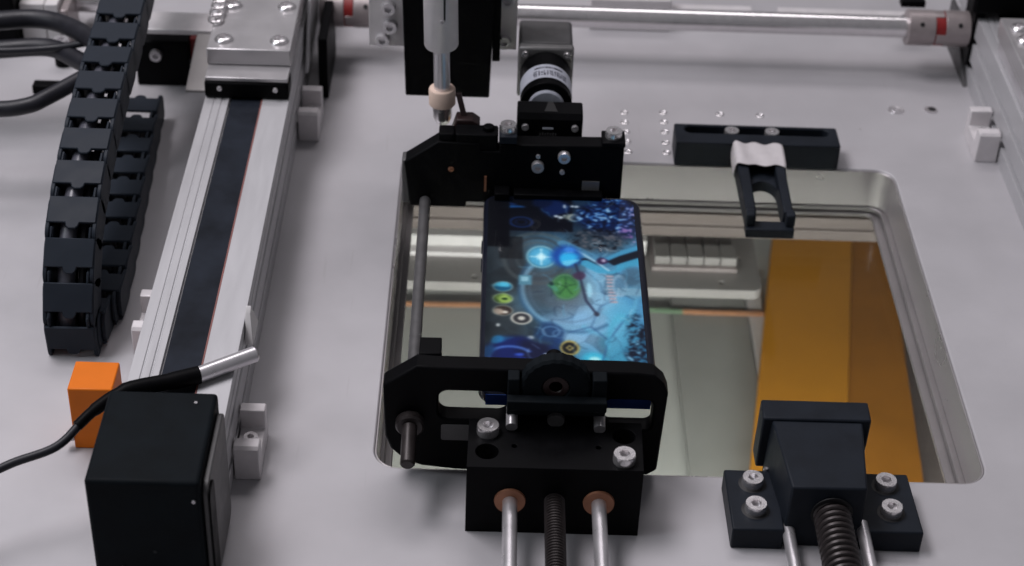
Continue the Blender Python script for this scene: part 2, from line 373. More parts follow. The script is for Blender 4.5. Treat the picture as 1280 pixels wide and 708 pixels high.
def clamp(x0, x1, y0, y1, label, group='rail clamps screwed to the plate'):
    t = thing('rail_clamp', label, 'clamp', ((x0+x1)/2, (y0+y1)/2, 0), group)
    bm = BM(); prism(bm, [(y0, 0), (y1, 0), (y1, 16.5), (y1-1, 17.5), (y1-6, 17.5), (y1-6, 8.5), (y0+7, 8.5), (y0+7, 16), (y0+6, 17), (y0+1.2, 17), (y0, 15.8)], [], x0, x1, 'X')
    obj('body', bm, M['bright'], t, .5)
    screw(t, ((x0+x1)/2, (y0+y1)/2, 8.4), SM, 'Z', .9)
    return t
clamp(-96.8, -86.4, 805.5, 834, 'small silver clamp beside the left rail near the carriage')
clamp(-97, -86.6, 545.7, 574, 'small silver clamp beside the left rail next to the black end housing')
clamp(-150.5, -139.6, 621, 650, 'small silver clamp on the outer side of the left rail behind the orange block')
clamp(256, 267.3, 805.5, 834, 'small silver clamp beside the right rail')

# ================================================================== ORANGE BLOCK AND PROBE
ob = thing('orange_block', 'bright orange rectangular block on the plate behind the black end housing', 'block', (-156, 570, 0))
bm = BM(); box(bm, -164.5, -146.5, 562, 580, 0, 31.5); obj('body', bm, M['orange'], ob, .6)
bm = BM(); cyl(bm, (-164.4, 562.8, 6), (-168.2, 562.3, 6), 2.1, 1.9, 16); obj('pin', bm, M['bright'], ob, .4)
pb = thing('temperature_probe', 'steel tipped probe with black sleeve and cable lying across the left rail', 'probe', (-112, 557, 40))
A, B, Cc = Vector((-89.3, 572.5, 44)), Vector((-111.6, 557.6, 43.6)), Vector((-137, 545.5, 45))
bm = BM(); d = (B-A); lathe(bm, A, d, [(0, 2.6), (.7, 3.3), (d.length, 3.3)], 24); obj('metal_tip', bm, M['steel'], pb)
bm = BM(); tube(bm, spline([B+(A-B)*.06, B+(Cc-B)*.3, Cc, Vector((-147, 536.5, 43)), Vector((-153, 529.5, 40.2))], 6),
                [3.6]*7+[3.3]*6+[2.6]*6+[2.2]*6, 16); obj('sleeve', bm, M['black'], pb)
bm = BM(); tube(bm, spline([(-151, 532, 41), (-160, 522, 36), (-176, 515, 33), (-189, 507, 30), (-205, 494, 26), (-226, 470, 18)], 8), 1.75, 12); obj('cable', bm, M['rubber'], pb)

# ================================================================== CABLE CHAIN
ch = thing('cable_chain', 'dark grey plastic drag chain curving down at the left', 'cable chain', (-177, 720, 0))
path = spline([(0, 905, 112), (0, 850, 100), (0, 774, 85.5), (0, 737, 81), (0, 703, 75), (0, 672, 66.5), (0, 649, 56), (0, 634, 42), (0, 624.5, 27),
               (0, 620.5, 12), (0, 628, 2.5), (0, 650, .6), (0, 720, .5), (0, 830, .5)], 24)
cum = [0.]
for a, b in zip(path, path[1:]): cum.append(cum[-1]+(b-a).length)
def at(s):
    for i in range(len(cum)-1):
        if cum[i+1] >= s: f = (s-cum[i])/(cum[i+1]-cum[i]); return path[i].lerp(path[i+1], f)
    return path[-1]
def link_mesh():
    bm = BM(); T = 16.
    # local: x across, y along the path, z inward (0 outer face)
    for sx in (-1, 1):
        xo, xi = sx*11., sx*9.2
        prism(bm, rrect(-6, 15.5, .3, T, 5.2, 5), [], min(xo, xi), max(xo, xi), 'X')
        xo, xi = sx*9.1, sx*7.6
        prism(bm, rrect(-11, 5, .6, T-.3, 5, 5), [], min(xo, xi), max(xo, xi), 'X')
    for z0, z1 in ((-.3, 1.3), (T-1.3, T+.3)):
        prism(bm, [(-10.6, -4.5), (10.6, -4.5), (10.6, 8.2), (3.6, 8.2), (3.1, 9.9), (1.9, 11), (-.9, 11), (-2.1, 9.9), (-2.6, 8.2), (-10.6, 8.2)], [], z0, z1, 'Z')
    for sx in (-1, 1):
        box(bm, sx*8.4-.55, sx*8.4+.55, -9.5, -4.4, .2, 1.3)
    for v in bm.verts: v.co *= S
    return mesh('link', bm, M['slate'])
def skew(s_):
    p_ = at(s_); f_ = max(0., min(1., (s_-s_b)/45.)); f_ = f_*f_*(3-2*f_)
    return f_*(6.5-10.5*max(0., (p_.y-655)/175.))
s_b = min((c_ for c_, p_ in zip(cum, path) if p_.z < 13 and p_.y < 640), default=0)
LM = link_mesh(); pitch_l = 19.4; s = 6
base = wloc(ch)
while s < cum[-1]-8:
    p = at(s); t = (at(s+6)-at(s-6)).normalized()
    inw = Vector((1, 0, 0)).cross(t)          # inward normal (towards the inside of the bend)
    if s < 40: pass
    mm = Matrix(((1, 0, 0), (0, t.y, t.z), (0, inw.y, inw.z))).transposed()
    o = bpy.data.objects.new('link', LM); COL.objects.link(o); o.parent = ch
    o.matrix_local = Matrix.Translation(Vector((-177+skew(s), p.y, p.z))*S-base) @ mm.to_4x4()
    b = o.modifiers.new('bevel', 'BEVEL'); b.width = .35*S; b.segments = 1; b.limit_method = 'ANGLE'; b.angle_limit = math.radians(50)
    s += pitch_l
def inner(off, dx, a, b):
    out = []
    for i in range(60):
        q = a+(b-a)*i/59; p = at(q); t = (at(q+6)-at(q-6)).normalized(); n = Vector((1, 0, 0)).cross(t); p = p+n*off
        out.append((-177+dx+skew(q), p.y, p.z))
    return out
ho = thing('grey_hose', 'thick grey hose inside the bend of the cable chain', 'hose', (-178, 720, 5))
bm = BM(); tube(bm, inner(6.5, -2.2, 30, cum[-1]-30), 3.9, 12); obj('hose', bm, M['hose'], ho)
ho = thing('dark_wire', 'thin dark wire beside the grey hose inside the cable chain', 'wire', (-172, 720, 5))
bm = BM(); tube(bm, inner(7.5, 4.6, 30, cum[-1]-30), 1.9, 10); obj('wire', bm, M['rubber'], ho)
def cable(pts, r, label, m='rubber'):
    bm = BM(); tube(bm, spline(pts, 8), r, 16)
    return tag(obj('black_cable', bm, M[m], None, 0, pts[0]), label, 'cable', 'cables at the left')
cable([(-300, 823, 54), (-256, 823, 55), (-229, 827, 55), (-208, 815, 56), (-183, 784, 60)], 4.9, 'uppermost thick black cable entering the cable chain from the left')
cable([(-300, 811, 44), (-255, 811, 45), (-224, 814, 46), (-206, 801, 47), (-183, 776, 50)], 4.7, 'middle thick black cable curving behind the cable chain')
cable([(-300, 757, 43), (-241, 755, 44), (-222, 757.5, 45), (-212, 764, 47), (-196, 780, 50), (-180, 793, 53)], 4.0, 'lowest black cable rising towards the cable chain at the left')
cable([(-300, 800, 50), (-250, 803, 49), (-220, 806, 50), (-200, 806, 54)], 1.8, 'thin black cable just under the uppermost thick cable')

# ================================================================== BACK LEFT CORNER
bb = thing('bearing_block', 'pale block with a seam behind the black cables at top left', 'bearing block', (-245, 905, 0))
bm = BM(); box(bm, -259, -245.6, 898, 930, 0, 26); obj('block_half', bm, M['white'], bb, .6)
bm = BM(); box(bm, -245.2, -238, 898, 930, 0, 26); obj('block_half', bm, M['white'], bb, .6)
bm = BM(); box(bm, -237.6, -233, 899, 924, 0, 22); obj('end_plate', bm, M['coup'], bb, .6)
flat('black_housing', M['black'], -330, -260, 890, 960, 0, 46, 'black housing at the far left behind the cables', 'housing', 1.5)
t = thing('motor_shaft', 'short silver shaft with a red coupling behind the cable chain', 'shaft', (-220, 925, 14))
bm = BM(); cyl(bm, (-232.5, 925, 16), (-214, 925, 16), 7.5); obj('shaft', bm, M['chrome'], t)
bm = BM(); cyl(bm, (-213.8, 925, 16), (-203, 925, 16), 9); obj('spider', bm, M['red'], t, .8)
t = thing('socket_screw', 'black socket screw standing on the plate behind the upper cables', 'screw', (-234, 878, 0))
bm = BM(); cyl(bm, (-233, 878, 0), (-233, 878, 12), 4.5); obj('shank', bm, M['black'], t, .5); screw(t, (-233, 878, 12), SMD, 'Z', 1.3)
flat('rubber_buffer', M['black'], -243, -226, 845, 852, 0, 5, 'low black foot on the plate between the two upper cables', 'foot')
sb = thing('sheet_bracket', 'pale bent sheet metal bracket left of the left carriage', 'bracket', (-155, 860, 40))
bm = BM(); prism(bm, [(-187, 846), (-139.3, 846), (-139.3, 866), (-183, 866)], [], 38, 41, 'Z'); obj('arm', bm, M['bright'], sb, .6)
bm = BM(); hexa(bm, [(-151.6, 795.5, 33), (-139.4, 795.5, 33), (-139.4, 845.5, 38), (-152.5, 845.5, 38), (-151.6, 795.5, 34.6), (-139.4, 795.5, 34.6), (-139.4, 845.5, 39.6), (-152.5, 845.5, 39.6)])
obj('flag_plate', bm, M['fixture'], sb, .4)
ps = thing('limit_sensor', 'black limit sensor with a red tip under the pale bracket', 'sensor', (-172, 868, 0))
bm = BM(); box(bm, -189, -160, 858, 892, 0, 27); obj('body', bm, M['black'], ps, 1)
bm = BM(); box(bm, -159.8, -155.5, 862, 876, 14, 27); obj('red_tip', bm, M['red'], ps, .4)
screw(ps, (-177.5, 857.8, 19.5), SMD, '-Y', .95)
wl = thing('wire_loops', 'small shiny wire loops at the left edge of the left carriage', 'wire loops', (-136, 826, 60.5))
for i, y in enumerate((820, 826.5, 833, 839)):
    bm = BM(); tube(bm, [(-138+3.3*math.cos(q), y+4.2*math.sin(q), 62.2+i*.5) for q in [2*PI*j/20 for j in range(21)]], .8, 8); obj('loop', bm, M['chrome'], wl)
# dark things right of the left carriage
flat('dark_flag', M['black'], -90, -85, 850, 900, 0, 36, 'narrow black flag standing right of the left carriage', 'flag')
bm = BM(); hexa(bm, [(-95.8, 838, 22), (-94.2, 838, 22), (-94.2, 900, 22), (-95.8, 900, 22), (-95.8, 862, 52), (-94.2, 862, 52), (-94.2, 900, 56), (-95.8, 900, 56)])
tag(obj('side_plate', bm, M['alu'], None, .3, (-95, 870, 22)), 'thin pale plate on the right side of the left carriage', 'plate')

# ================================================================== GANTRY AT THE BACK
gs = thing('drive_shaft', 'long polished shaft running across the back of the plate', 'shaft', (85, 900, 28))
bm = BM(); cyl(bm, (-66, 900, 28), (234, 900, 28), 6.1, None, 40); obj('rod', bm, M['chrome'], gs)
def coupling(x0, x1, label):
    t = thing('shaft_coupling', label, 'coupling', ((x0+x1)/2, 900, 28), 'shaft couplings')
    L = x1-x0; r = 10
    a, b = x0+L*.43, x0+L*.60
    def sector(bm, xa, xb, d0, d1):
        p_ = [(900+r*.995*math.cos(math.radians(d0+(d1-d0)*i/8)), 28+r*.995*math.sin(math.radians(d0+(d1-d0)*i/8))) for i in range(9)]
        p_ += [(900+r*.5*math.cos(math.radians(d1)), 28+r*.5*math.sin(math.radians(d1))), (900+r*.5*math.cos(math.radians(d0)), 28+r*.5*math.sin(math.radians(d0)))]
        prism(bm, p_, [], xa, xb, 'X')
    bm = BM(); cyl(bm, (x0, 900, 28), (a, 900, 28), r, None, 36)
    for q in (0, 180): sector(bm, a-.5, b-.7, 146-72+q, 146-30+q)
    obj('hub', bm, M['coup'], t, .3)
    bm = BM(); cyl(bm, (b, 900, 28), (x1, 900, 28), r, None, 36)
    for q in (0, 180): sector(bm, a+.7, b+.5, 146+30+q, 146+72+q)
    obj('hub', bm, M['coup'], t, .3)
    bm = BM(); cyl(bm, (a+.1, 900, 28), (b-.1, 900, 28), r*.965, None, 36); obj('spider', bm, M['red'], t, .2)
    q = Vector((0, -.8, .6)).normalized()*r
    for x in (x0+L*.2, x0+L*.82):
        bm = BM(); lathe(bm, (x, 900+q.y*.97, 28+q.z*.97), q, [(0, 1.3), (.5, 1.3)], 14); obj('set_screw', bm, M['dark'], t)
    return t
coupling(232, 266, 'grey shaft coupling with red insert at the right end of the shaft')
coupling(-93, -62, 'grey brown shaft coupling with dark red insert near the left carriage')
flat('black_flange', M['black'], 266.3, 272, 890, 912, 10, 43, 'black flange at the right end of the coupling', 'flange', 1)
flat('black_motor', M['black'], 263, 360, 886, 960, 44, 110, 'big black motor at the top right corner', 'motor', 2)
gb = thing('gusset_bracket', 'dark grey slotted gusset under the right coupling', 'bracket', (266, 905, 0))
bm = BM(); prism(bm, [(884, 0), (940, 0), (940, 26), (918, 26), (908, 16)], [[(912, 6), (922, 6), (922, 13), (916, 13)]], 265.4, 267.7, 'X'); obj('web', bm, M['motor'], gb, .3)
bm = BM(); box(bm, 240, 265.2, 941, 946, 0, 12); obj('foot', bm, M['motor'], gb, .3)
rb = flat('rear_block', M['bright'], 58, 105, 938, 962, 0, 20, 'pinkish pale block on the plate behind the shaft', 'block', 1)
flat('rear_strip', M['bright'], 108, 155, 958, 964, 0, 5, 'thin pale strip on the plate right of the rear block', 'strip')
flat('rear_bar', M['bright'], 170, 262, 952, 962, 0, 6, 'pinkish bar on the plate at the far right behind the shaft', 'bar')
flat('stop_tab', M['black'], 236, 250, 935, 942, 22, 26, 'small black foot at the far right end above the coupling', 'foot')

# head that carries the stylus
hp = thing('head_bracket', 'pale plate with screws behind the black stylus carrier', 'bracket', (-22, 795, 66))
bm = BM(); prism(bm, [(-58.5, 64.5), (14, 64.5), (14, 175), (-58.5, 175)], [], 793, 799, 'Y'); obj('panel', bm, M['bright'], hp, .5)
for x, z in ((-49, 86), (-48.2, 76), (-52, 68.5), (7.8, 69.5), (8.6, 92)): screw(hp, (x, 792.9, z), SMD, '-Y', 1.05)
bp = thing('stylus_carrier', 'tall black plate hanging behind the stylus', 'carrier plate', (-20, 780, 46))
bm = BM(); hexa(bm, [(-39.8, 776, 46.5), (1.4, 776, 46.5), (1.4, 792.7, 46.5), (-39.8, 792.7, 46.5), (-43.5, 776, 175), (4.5, 776, 175), (4.5, 792.7, 175), (-43.5, 792.7, 175)]); obj('panel', bm, M['black'], bp, .8)
bm = BM(); box(bm, 2.2, 6, 778, 792, 66, 175); obj('side_cover', bm, M['black'], bp, .5)
st = thing('stylus', 'silver stylus with pink collar and chrome tip pointing down', 'stylus', (-18.5, 730, 60))
ax = (-19.5, 730, 0)
def stl(prof, name, m, bev=0):
    bm = BM(); lathe(bm, (-18.6, 730, 0), (-.025, 0, 1), prof, 32); return obj(name, bm, m, st, bev)
bl = stl([(99.5, 5), (100.2, 7.3), (101.2, 7.8), (180, 7.8)], 'barrel', M['bright'])
bm = BM(); prism(bm, rrect(-21.8, -19.2, 116, 150, 1.2), [], 722.35, 723.2, 'Y'); obj('slot', bm, M['dark'], bl)  # dark insert that carries the shade of the slot in its colour
screw(bl, (-20.5, 722.3, 116.5), SMD, '-Y', .32)
stl([(73, 3.75), (99.4, 3.75)], 'rod', M['steel'])
stl([(69.5, 5.6), (70.2, 6.2), (77.6, 6.2), (78.2, 5.8), (78.2, 3.9)], 'collar', M['pink'])
stl([(58.6, 1.6), (60.2, 3.2), (63, 4.4), (69.3, 4.6)], 'tip', M['chrome'])

# ================================================================== BACK JAW WITH MOTOR
bj = thing('back_jaw', 'black jaw holding the far end of the phone', 'jaw', (15, 713, 27))
bm = BM()
prism(bm, [(-34.2, 27), (-8, 27), (-8, 30), (4, 30), (4, 33.4), (64, 34), (63.8, 62.8), (6.5, 61.8), (6.5, 58), (-2, 58), (-2, 62), (-21.4, 62.5), (-34.2, 53), (-37, 51)],
      [], 708, 717, 'Y')
obj('jaw_plate', bm, M['black'], bj, .7)
bm = BM(); box(bm, 5, 12, 700.5, 707.8, 36.4, 40); box(bm, 14, 55, 702, 707.8, 36.4, 39); obj('lip', bm, M['black'], bj, .4)
bm = BM(); box(bm, -38, -34.4, 709, 717, 28, 51.5); obj('end_face', bm, M['motor'], bj, .8)
for x0, x1, zt, m in ((6.4, 14.6, 66.8, 'slotblk'), (53.5, 64.2, 65.2, 'black')):
    bm = BM(); box(bm, x0, x1, 707, 718.2, 62.9, zt); p = obj('post', bm, M[m], bj, .4)
    screw(p, ((x0+x1)/2, 713, zt), SM, 'Z', 1.15)
screw(bj, (36.5, 707.9, 57), SMD, '-Y', .85); screw(bj, (24.6, 707.9, 51.5), SMD, '-Y', .85); screw(bj, (24.6, 707.9, 56.6), SMD, '-Y', .3); screw(bj, (36, 707.9, 48.5), SMD, '-Y', .35)
bm = BM(); lathe(bm, (-15.3, 707.9, 48), (0, -1, 0), [(0, 1.4), (.4, 1.3), (.4, .6), (.1, .5)], 16); obj('brass_insert', bm, M['bronze'], bj)
bm = BM(); box(bm, .2, 1.2, 706.8, 707.9, 37, 45); obj('copper_contact', bm, M['bronze'], bj)
bm = BM(); box(bm, 45.5, 53.5, 707.3, 707.9, 38.2, 43.8); obj('sticker', bm, M['flange'], bj)
bm = BM(); prism(bm, rrect(-21.2, -14, 708.6, 717, 1.2), [], 62.6, 66.4, 'Z'); obj('stop', bm, M['black'], bj, .6)
bm = BM(); prism(bm, rrect(-13.6, 6, 708.6, 718, 1.5), [], 58.2, 66.4, 'Z'); obj('cover', bm, M['black'], bj, .6)
bm = BM(); cyl(bm, (1.5, 714, 66.5), (1.5, 714, 68.3), 2.6); obj('cap', bm, M['black'], bj, .4)
mm_ = thing('motor_mount', 'black mounting block with small screws in front of the motor', 'mounting block', (30, 736, 40))
bm = BM(); prism(bm, [(725.5, 40), (738, 40), (738, 68.3), (727.5, 68), (725.5, 65.5)], [], 14.6, 45.2, 'X'); obj('block', bm, M['black'], mm_, .8)
for x in (18.5, 41.6): screw(mm_, (x, 725.4, 61.6), SMD, '-Y', .48)
bm = BM()
box(bm, 26.5, 31.5, 725.0, 725.3, 60.6, 61.5); obj('mark', bm, M['label'], mm_)
bm = BM()
for i in range(7): box(bm, 25.2+i*1.2, 25.9+i*1.2, 725.05, 725.35, 57.2, 58.4+.3*(i % 2)); 
obj('lettering', bm, M['motor'], mm_)
bm = BM(); hexa(bm, [(27, 728.5, 68), (33.5, 728.5, 68), (31.5, 737, 68.1), (29, 737, 68.1), (27.2, 728.5, 68.3), (33.3, 728.5, 68.3), (31.4, 737, 68.5), (29.1, 737, 68.5)]); obj('notch_shade', bm, M['dark'], mm_)  # raised dark wedge with the shade of a notch painted in
mo = thing('gear_motor', 'small motor with dark square body and printed label ring', 'motor', (28, 770, 53))
bm = BM(); box(bm, 15.2, 41.4, 780.3, 805, 49, 75.5); obj('body', bm, M['motor'], mo, 1.8, seg=3)
bm = BM(); box(bm, 14.8, 41.8, 775, 780, 48.6, 76); fl = obj('flange', bm, M['flange'], mo, 1.2)
for x in (18.2, 38.4): screw(fl, (x, 774.9, 72.6), SM, '-Y', .52)
bm = BM(); lathe(bm, (28.4, 774.8, 62), (0, -1, 0), [(0, 12.3), (30.5, 12.3)], 48); obj('gearbox', bm, M['black'], mo, .5)
bm = BM(); n = 40; R0 = 12.45
vv = [[bm.verts.new((28.4-R0*math.cos(math.radians(5+170*i/n)), y, 62+R0*math.sin(math.radians(5+170*i/n)))) for i in range(n+1)] for y in (762, 749.5)]
vw = [[bm.verts.new((28.4-(R0-.1)*math.cos(math.radians(5+170*i/n)), y, 62+(R0-.1)*math.sin(math.radians(5+170*i/n)))) for i in range(n+1)] for y in (762, 749.5)]
for i in range(n):
    bm.faces.new((vv[0][i], vv[0][i+1], vv[1][i+1], vv[1][i])); bm.faces.new((vw[0][i+1], vw[0][i], vw[1][i], vw[1][i+1]))
    bm.faces.new((vv[0][i+1], vv[0][i], vw[0][i], vw[0][i+1])); bm.faces.new((vv[1][i], vv[1][i+1], vw[1][i+1], vw[1][i]))
lab = obj('label', bm, M['label'], mo)
bm = BM(); R1 = 12.5
def stroke(a0, a1, y0, y1):
    q = []
    for r in (R1, R1+.05):
        for a, y in ((a0, y0), (a1, y0), (a1, y1), (a0, y1)): q.append((28.4-r*math.cos(math.radians(a)), y, 62+r*math.sin(math.radians(a))))
    hexa(bm, q)
a = 58.
while a < 135:
    wd = random.choice((4.2, 5, 5.6))
    for _ in range(random.choice((3, 4, 4))):
        if random.random() < .5: yy = 751.6+random.random()*4.2; stroke(a, a+wd*.8, yy, yy+.55)
        else: aa = a+random.random()*wd*.65; stroke(aa, aa+1.5, 751.6, 756.2)
    a += wd+.8
a = 62.
while a < 125: stroke(a, a+1.5+random.random()*1.6, 758.2, 759.6); a += 3.6
obj('lettering', bm, M['ink'], lab)
bm = BM(); lathe(bm, (28.4, 744.2, 62), (0, -1, 0), [(-.2, 8.6), (1.5, 8.6), (2, 8)], 36); obj('front_ring', bm, M['label'], mo)
sw = thing('micro_switch', 'dark brown switch with a bent lever beside the stylus tip', 'switch', (-10, 726, 58))
bm = BM(); prism(bm, [(-16.2, 58.5), (-2.6, 58.5), (-2.6, 65.4), (-6, 67.8), (-13.5, 67.8)], [], 719.2, 727, 'Y'); obj('body', bm, M['brown'], sw, .6)
bm = BM(); hexa(bm, [(-11, 722.5, 66.5), (-8.4, 722.5, 66.5), (-8.4, 723.7, 66.5), (-11, 723.7, 66.5), (-14.2, 724.5, 78.5), (-11.6, 724.5, 78.5), (-11.6, 725.7, 78.5), (-14.2, 725.7, 78.5)]); obj('lever', bm, M['brown'], sw)

# ================================================================== PHONE
PX0, PX1, PY0, PY1, PZ = .2, 72.8, 562.6, 707, 36.
ph = thing('smartphone', 'smartphone showing a colourful blue game screen clamped between black jaws', 'smartphone', (36.5, 637, 27.5))
bm = BM(); prism(bm, rrect(PX0, PX1, PY0, PY1, 7, 8), [], 28, PZ-.15); obj('body', bm, M['phone'], ph, 2.2, seg=4)
bm = BM(); prism(bm, rrect(PX0+3, PX1-3, PY0-.12, PY0+.1, .05, 2), [], 29, 34.4); obj('blue_edge', bm, M['phone_sheen'], ph, .05)
for y in (650, 664):
    bm = BM(); prism(bm, rrect(y, y+9, 31.2, 33, .8), [], PX0-.45, PX0+.4, 'X'); obj('side_button', bm, M['phone'], ph, .2)

# screen picture painted per vertex: (x,y) in mm on the screen
def s2l(c): c = np.asarray(c, float)/255; return np.where(c <= .04045, c/12.92, ((c+.055)/1.055)**2.4)
SX0, SX1, SY0, SY1 = PX0+2.2, PX1-3.4, PY0+6, PY1-2
NX, NY = 190, 360
gx = np.linspace(SX0, SX1, NX); gy = np.linspace(SY0, SY1, NY); X, Y = np.meshgrid(gx, gy)
def vnoise(cell, seed):
    r = np.random.default_rng(seed); nx, ny = int((SX1-SX0)/cell)+3, int((SY1-SY0)/cell)+3
    g_ = r.random((ny, nx)); fx = (X-SX0)/cell; fy = (Y-SY0)/cell; ix = fx.astype(int); iy = fy.astype(int); fx -= ix; fy -= iy
    fx = fx*fx*(3-2*fx); fy = fy*fy*(3-2*fy)
    return (g_[iy, ix]*(1-fx)+g_[iy, ix+1]*fx)*(1-fy)+(g_[iy+1, ix]*(1-fx)+g_[iy+1, ix+1]*fx)*fy
N1, N2, N3 = vnoise(14, 1), vnoise(6, 2), vnoise(2.2, 3); FB = .5*N1+.3*N2+.2*N3
WXn = X+(vnoise(7, 5)-.5)*5; WYn = Y+(vnoise(7, 6)-.5)*5
IMG = np.zeros((NY, NX, 3))
def put(mask, col): 
    global IMG
    IMG = IMG*(1-mask[..., None])+np.asarray(col, float)*mask[..., None]
def ell(cx, cy, rx, ry, soft=.15, warp=False):
    xx, yy = (WXn, WYn) if warp else (X, Y)
    d_ = np.hypot((xx-cx)/rx, (yy-cy)/ry); return np.clip((1-d_)/soft+.5, 0, 1)
def ring(cx, cy, rx, ry, wdt, soft=.08, a0=None, a1=None):
    d_ = np.abs(np.hypot((X-cx)/rx, (Y-cy)/ry)-1); m_ = np.clip((wdt-d_)/soft+.5, 0, 1)
    if a0 is not None:
        an = np.degrees(np.arctan2(Y-cy, X-cx)) % 360; m_ = m_*((an > a0) & (an < a1))
    return m_
def line(pts, wd):
    m_ = np.zeros_like(X)
    for (x0, y0), (x1, y1) in zip(pts, pts[1:]):
        dx, dy = x1-x0, y1-y0; t_ = np.clip(((X-x0)*dx+(Y-y0)*dy)/(dx*dx+dy*dy), 0, 1)
        m_ = np.maximum(m_, np.clip((wd-np.hypot(X-x0-t_*dx, Y-y0-t_*dy))/.35+.5, 0, 1))
    return m_
U_ = (X-SX0)/(SX1-SX0); V_ = (Y-SY0)/(SY1-SY0)
def mix(a, b, t): return np.asarray(a, float)*(1-t[..., None])+np.asarray(b, float)*t[..., None]
sm_ = np.clip((U_-.18)/.5+(N1-.5)*.5, 0, 1)
IMG = mix((66, 78, 86), (86, 148, 184), sm_)
IMG = IMG*(.8+.4*FB[..., None])
put(np.clip((.34-V_)/.2, 0, 1)*np.clip((U_-.4)/.3, 0, 1)*.8, (62, 140, 172))
put(ell(46, 612, 17, 22, .5, True)*.75, (150, 184, 212))
put(ell(49, 634, 9, 18, .4, True)*.7, (142, 184, 208))
put(ell(60, 600, 8, 26, .5, True)*.6, (88, 176, 206))
put(np.clip((V_-.74)/.1, 0, 1)*.75, (22, 38, 62))
# cracked facets in the pale ground
cells = rng.random((70, 2))*[SX1-SX0, SY1-SY0]+[SX0, SY0]
D = np.full(X.shape, 1e9); D2 = D.copy(); K = np.zeros(X.shape, int)
for i_, (cx, cy) in enumerate(cells):
    d_ = np.hypot(WXn-cx, (WYn-cy)*.8); nearer = d_ < D
    D2 = np.where(nearer, D, np.minimum(D2, d_)); K = np.where(nearer, i_, K); D = np.where(nearer, d_, D)
tone = rng.random(70)[K]
IMG = IMG*(.84+.32*tone[..., None])
put(np.clip(1-(D2-D)/.55, 0, 1)*.45*(U_ > .3)*(V_ < .75), (58, 92, 130))
# large rings
for r_, c_, s_ in ((19, (112, 120, 122), .55), (15.5, (70, 74, 80), .6), (12, (104, 112, 116), .5)): put(ring(25, 656, r_*.8, r_, .07)*s_, c_)
put(ring(38, 633, 20, 27, .06, .06, 100, 310)*.85, (136, 184, 214)); put(ring(40, 634, 23.5, 31, .03, .06, 120, 300)*.7, (60, 110, 150)); put(ring(52, 632, 15, 30, .05, .08, 250, 350)*.7, (120, 196, 226))
put(ring(38, 633, 17, 23, .03, .06, 140, 320)*.5, (110, 140, 168))
put(ell(33, 633, 14, 16, .6)*.5, (104, 106, 112))
# top strip
put(((X > 3) & (X < 41) & (Y > 677)).astype(float)*.92, (7, 12, 26))
put(((X > 8) & (X < 18) & (Y > 655) & (Y < 672)).astype(float)*.6, (14, 18, 22))
for (cx, cy, rx, ry, c_) in ((14, 696, 5, 1.4, (36, 104, 170)), (12, 699, 3, 1.2, (22, 66, 128)), (33, 697, 6, 7, (18, 48, 104)), (26, 700, 4, 3, (12, 34, 76))): put(ell(cx, cy, rx, ry, .5, True), c_)
put(ring(17.5, 684, 5, 4, .16), (24, 60, 116)); put(ring(17.5, 684, 2.6, 2, .2), (18, 40, 86))
for cx, cy, rx, ry in ((37.5, 697.8, .7, 1.6), (41, 698, .9, .9), (43.2, 697.8, 1.3, .9), (33.5, 689.5, 1.2, 1), (35.6, 688.6, 1.2, 1.2), (37.4, 690.2, .8, .8)): put(ell(cx, cy, rx, ry, .3), (206, 216, 226))
put(ell(42.2, 688.6, 4, 3.6, .3, True)*.9, (128, 140, 138)); put(ring(42.2, 688.6, 3, 2.6, .2)*.8, (190, 196, 190)); put(ell(42.6, 688, 1.4, 1.2, .3), (52, 58, 60))
# busy blue cluster at the far right corner
cl = ell(59, 690, 15, 17, .35, True)
spk = vnoise(1.1, 21)*.6+vnoise(2.3, 22)*.4
put(cl*.9, (16, 42, 98)); put(cl*np.clip((spk-.55)/.06, 0, 1), (60, 120, 188)); put(cl*np.clip((spk-.68)/.05, 0, 1), (168, 206, 234)); put(cl*np.clip((.32-spk)/.05, 0, 1), (6, 14, 40))
ed = np.clip((X-63)/5, 0, 1)*np.clip((Y-660)/6, 0, 1)
put(ed*np.clip((spk-.6)/.06, 0, 1)*.9, (184, 170, 214)); put(ell(65.5, 678, 3.6, 6, .6, True)*.5*np.clip((spk-.5)/.1, 0, 1), (150, 60, 150))
mud = ell(52, 672, 13, 9, .5, True)
put(mud*.7, (60, 66, 76)); put(mud*np.clip((spk-.58)/.06, 0, 1)*.8, (122, 120, 128)); put(mud*np.clip((.36-spk)/.06, 0, 1), (18, 22, 34))
# curved dark and cyan bands on the right
for (o_, wd_, c_) in ((0, 2.2, (84, 172, 212)), (-4.6, 3.0, (12, 26, 46)), (-9.4, 2.4, (82, 178, 214))):
    put(line([(46, 655+o_*.2), (52, 654+o_*.6), (57, 656.5+o_*.9), (63, 661.5+o_), (71, 666+o_)], wd_), c_)
put(line([(36, 668), (44, 662), (52, 655), (57, 650)], 2.4)*.9, (96, 160, 196)); put(line([(42, 663), (50, 655), (56, 648)], .5), (190, 220, 236))
put(ell(54.2, 655, 2.4, 3, .3, True), (70, 40, 90)); put(ell(54, 655.5, 1, 1.3, .4), (206, 190, 214))
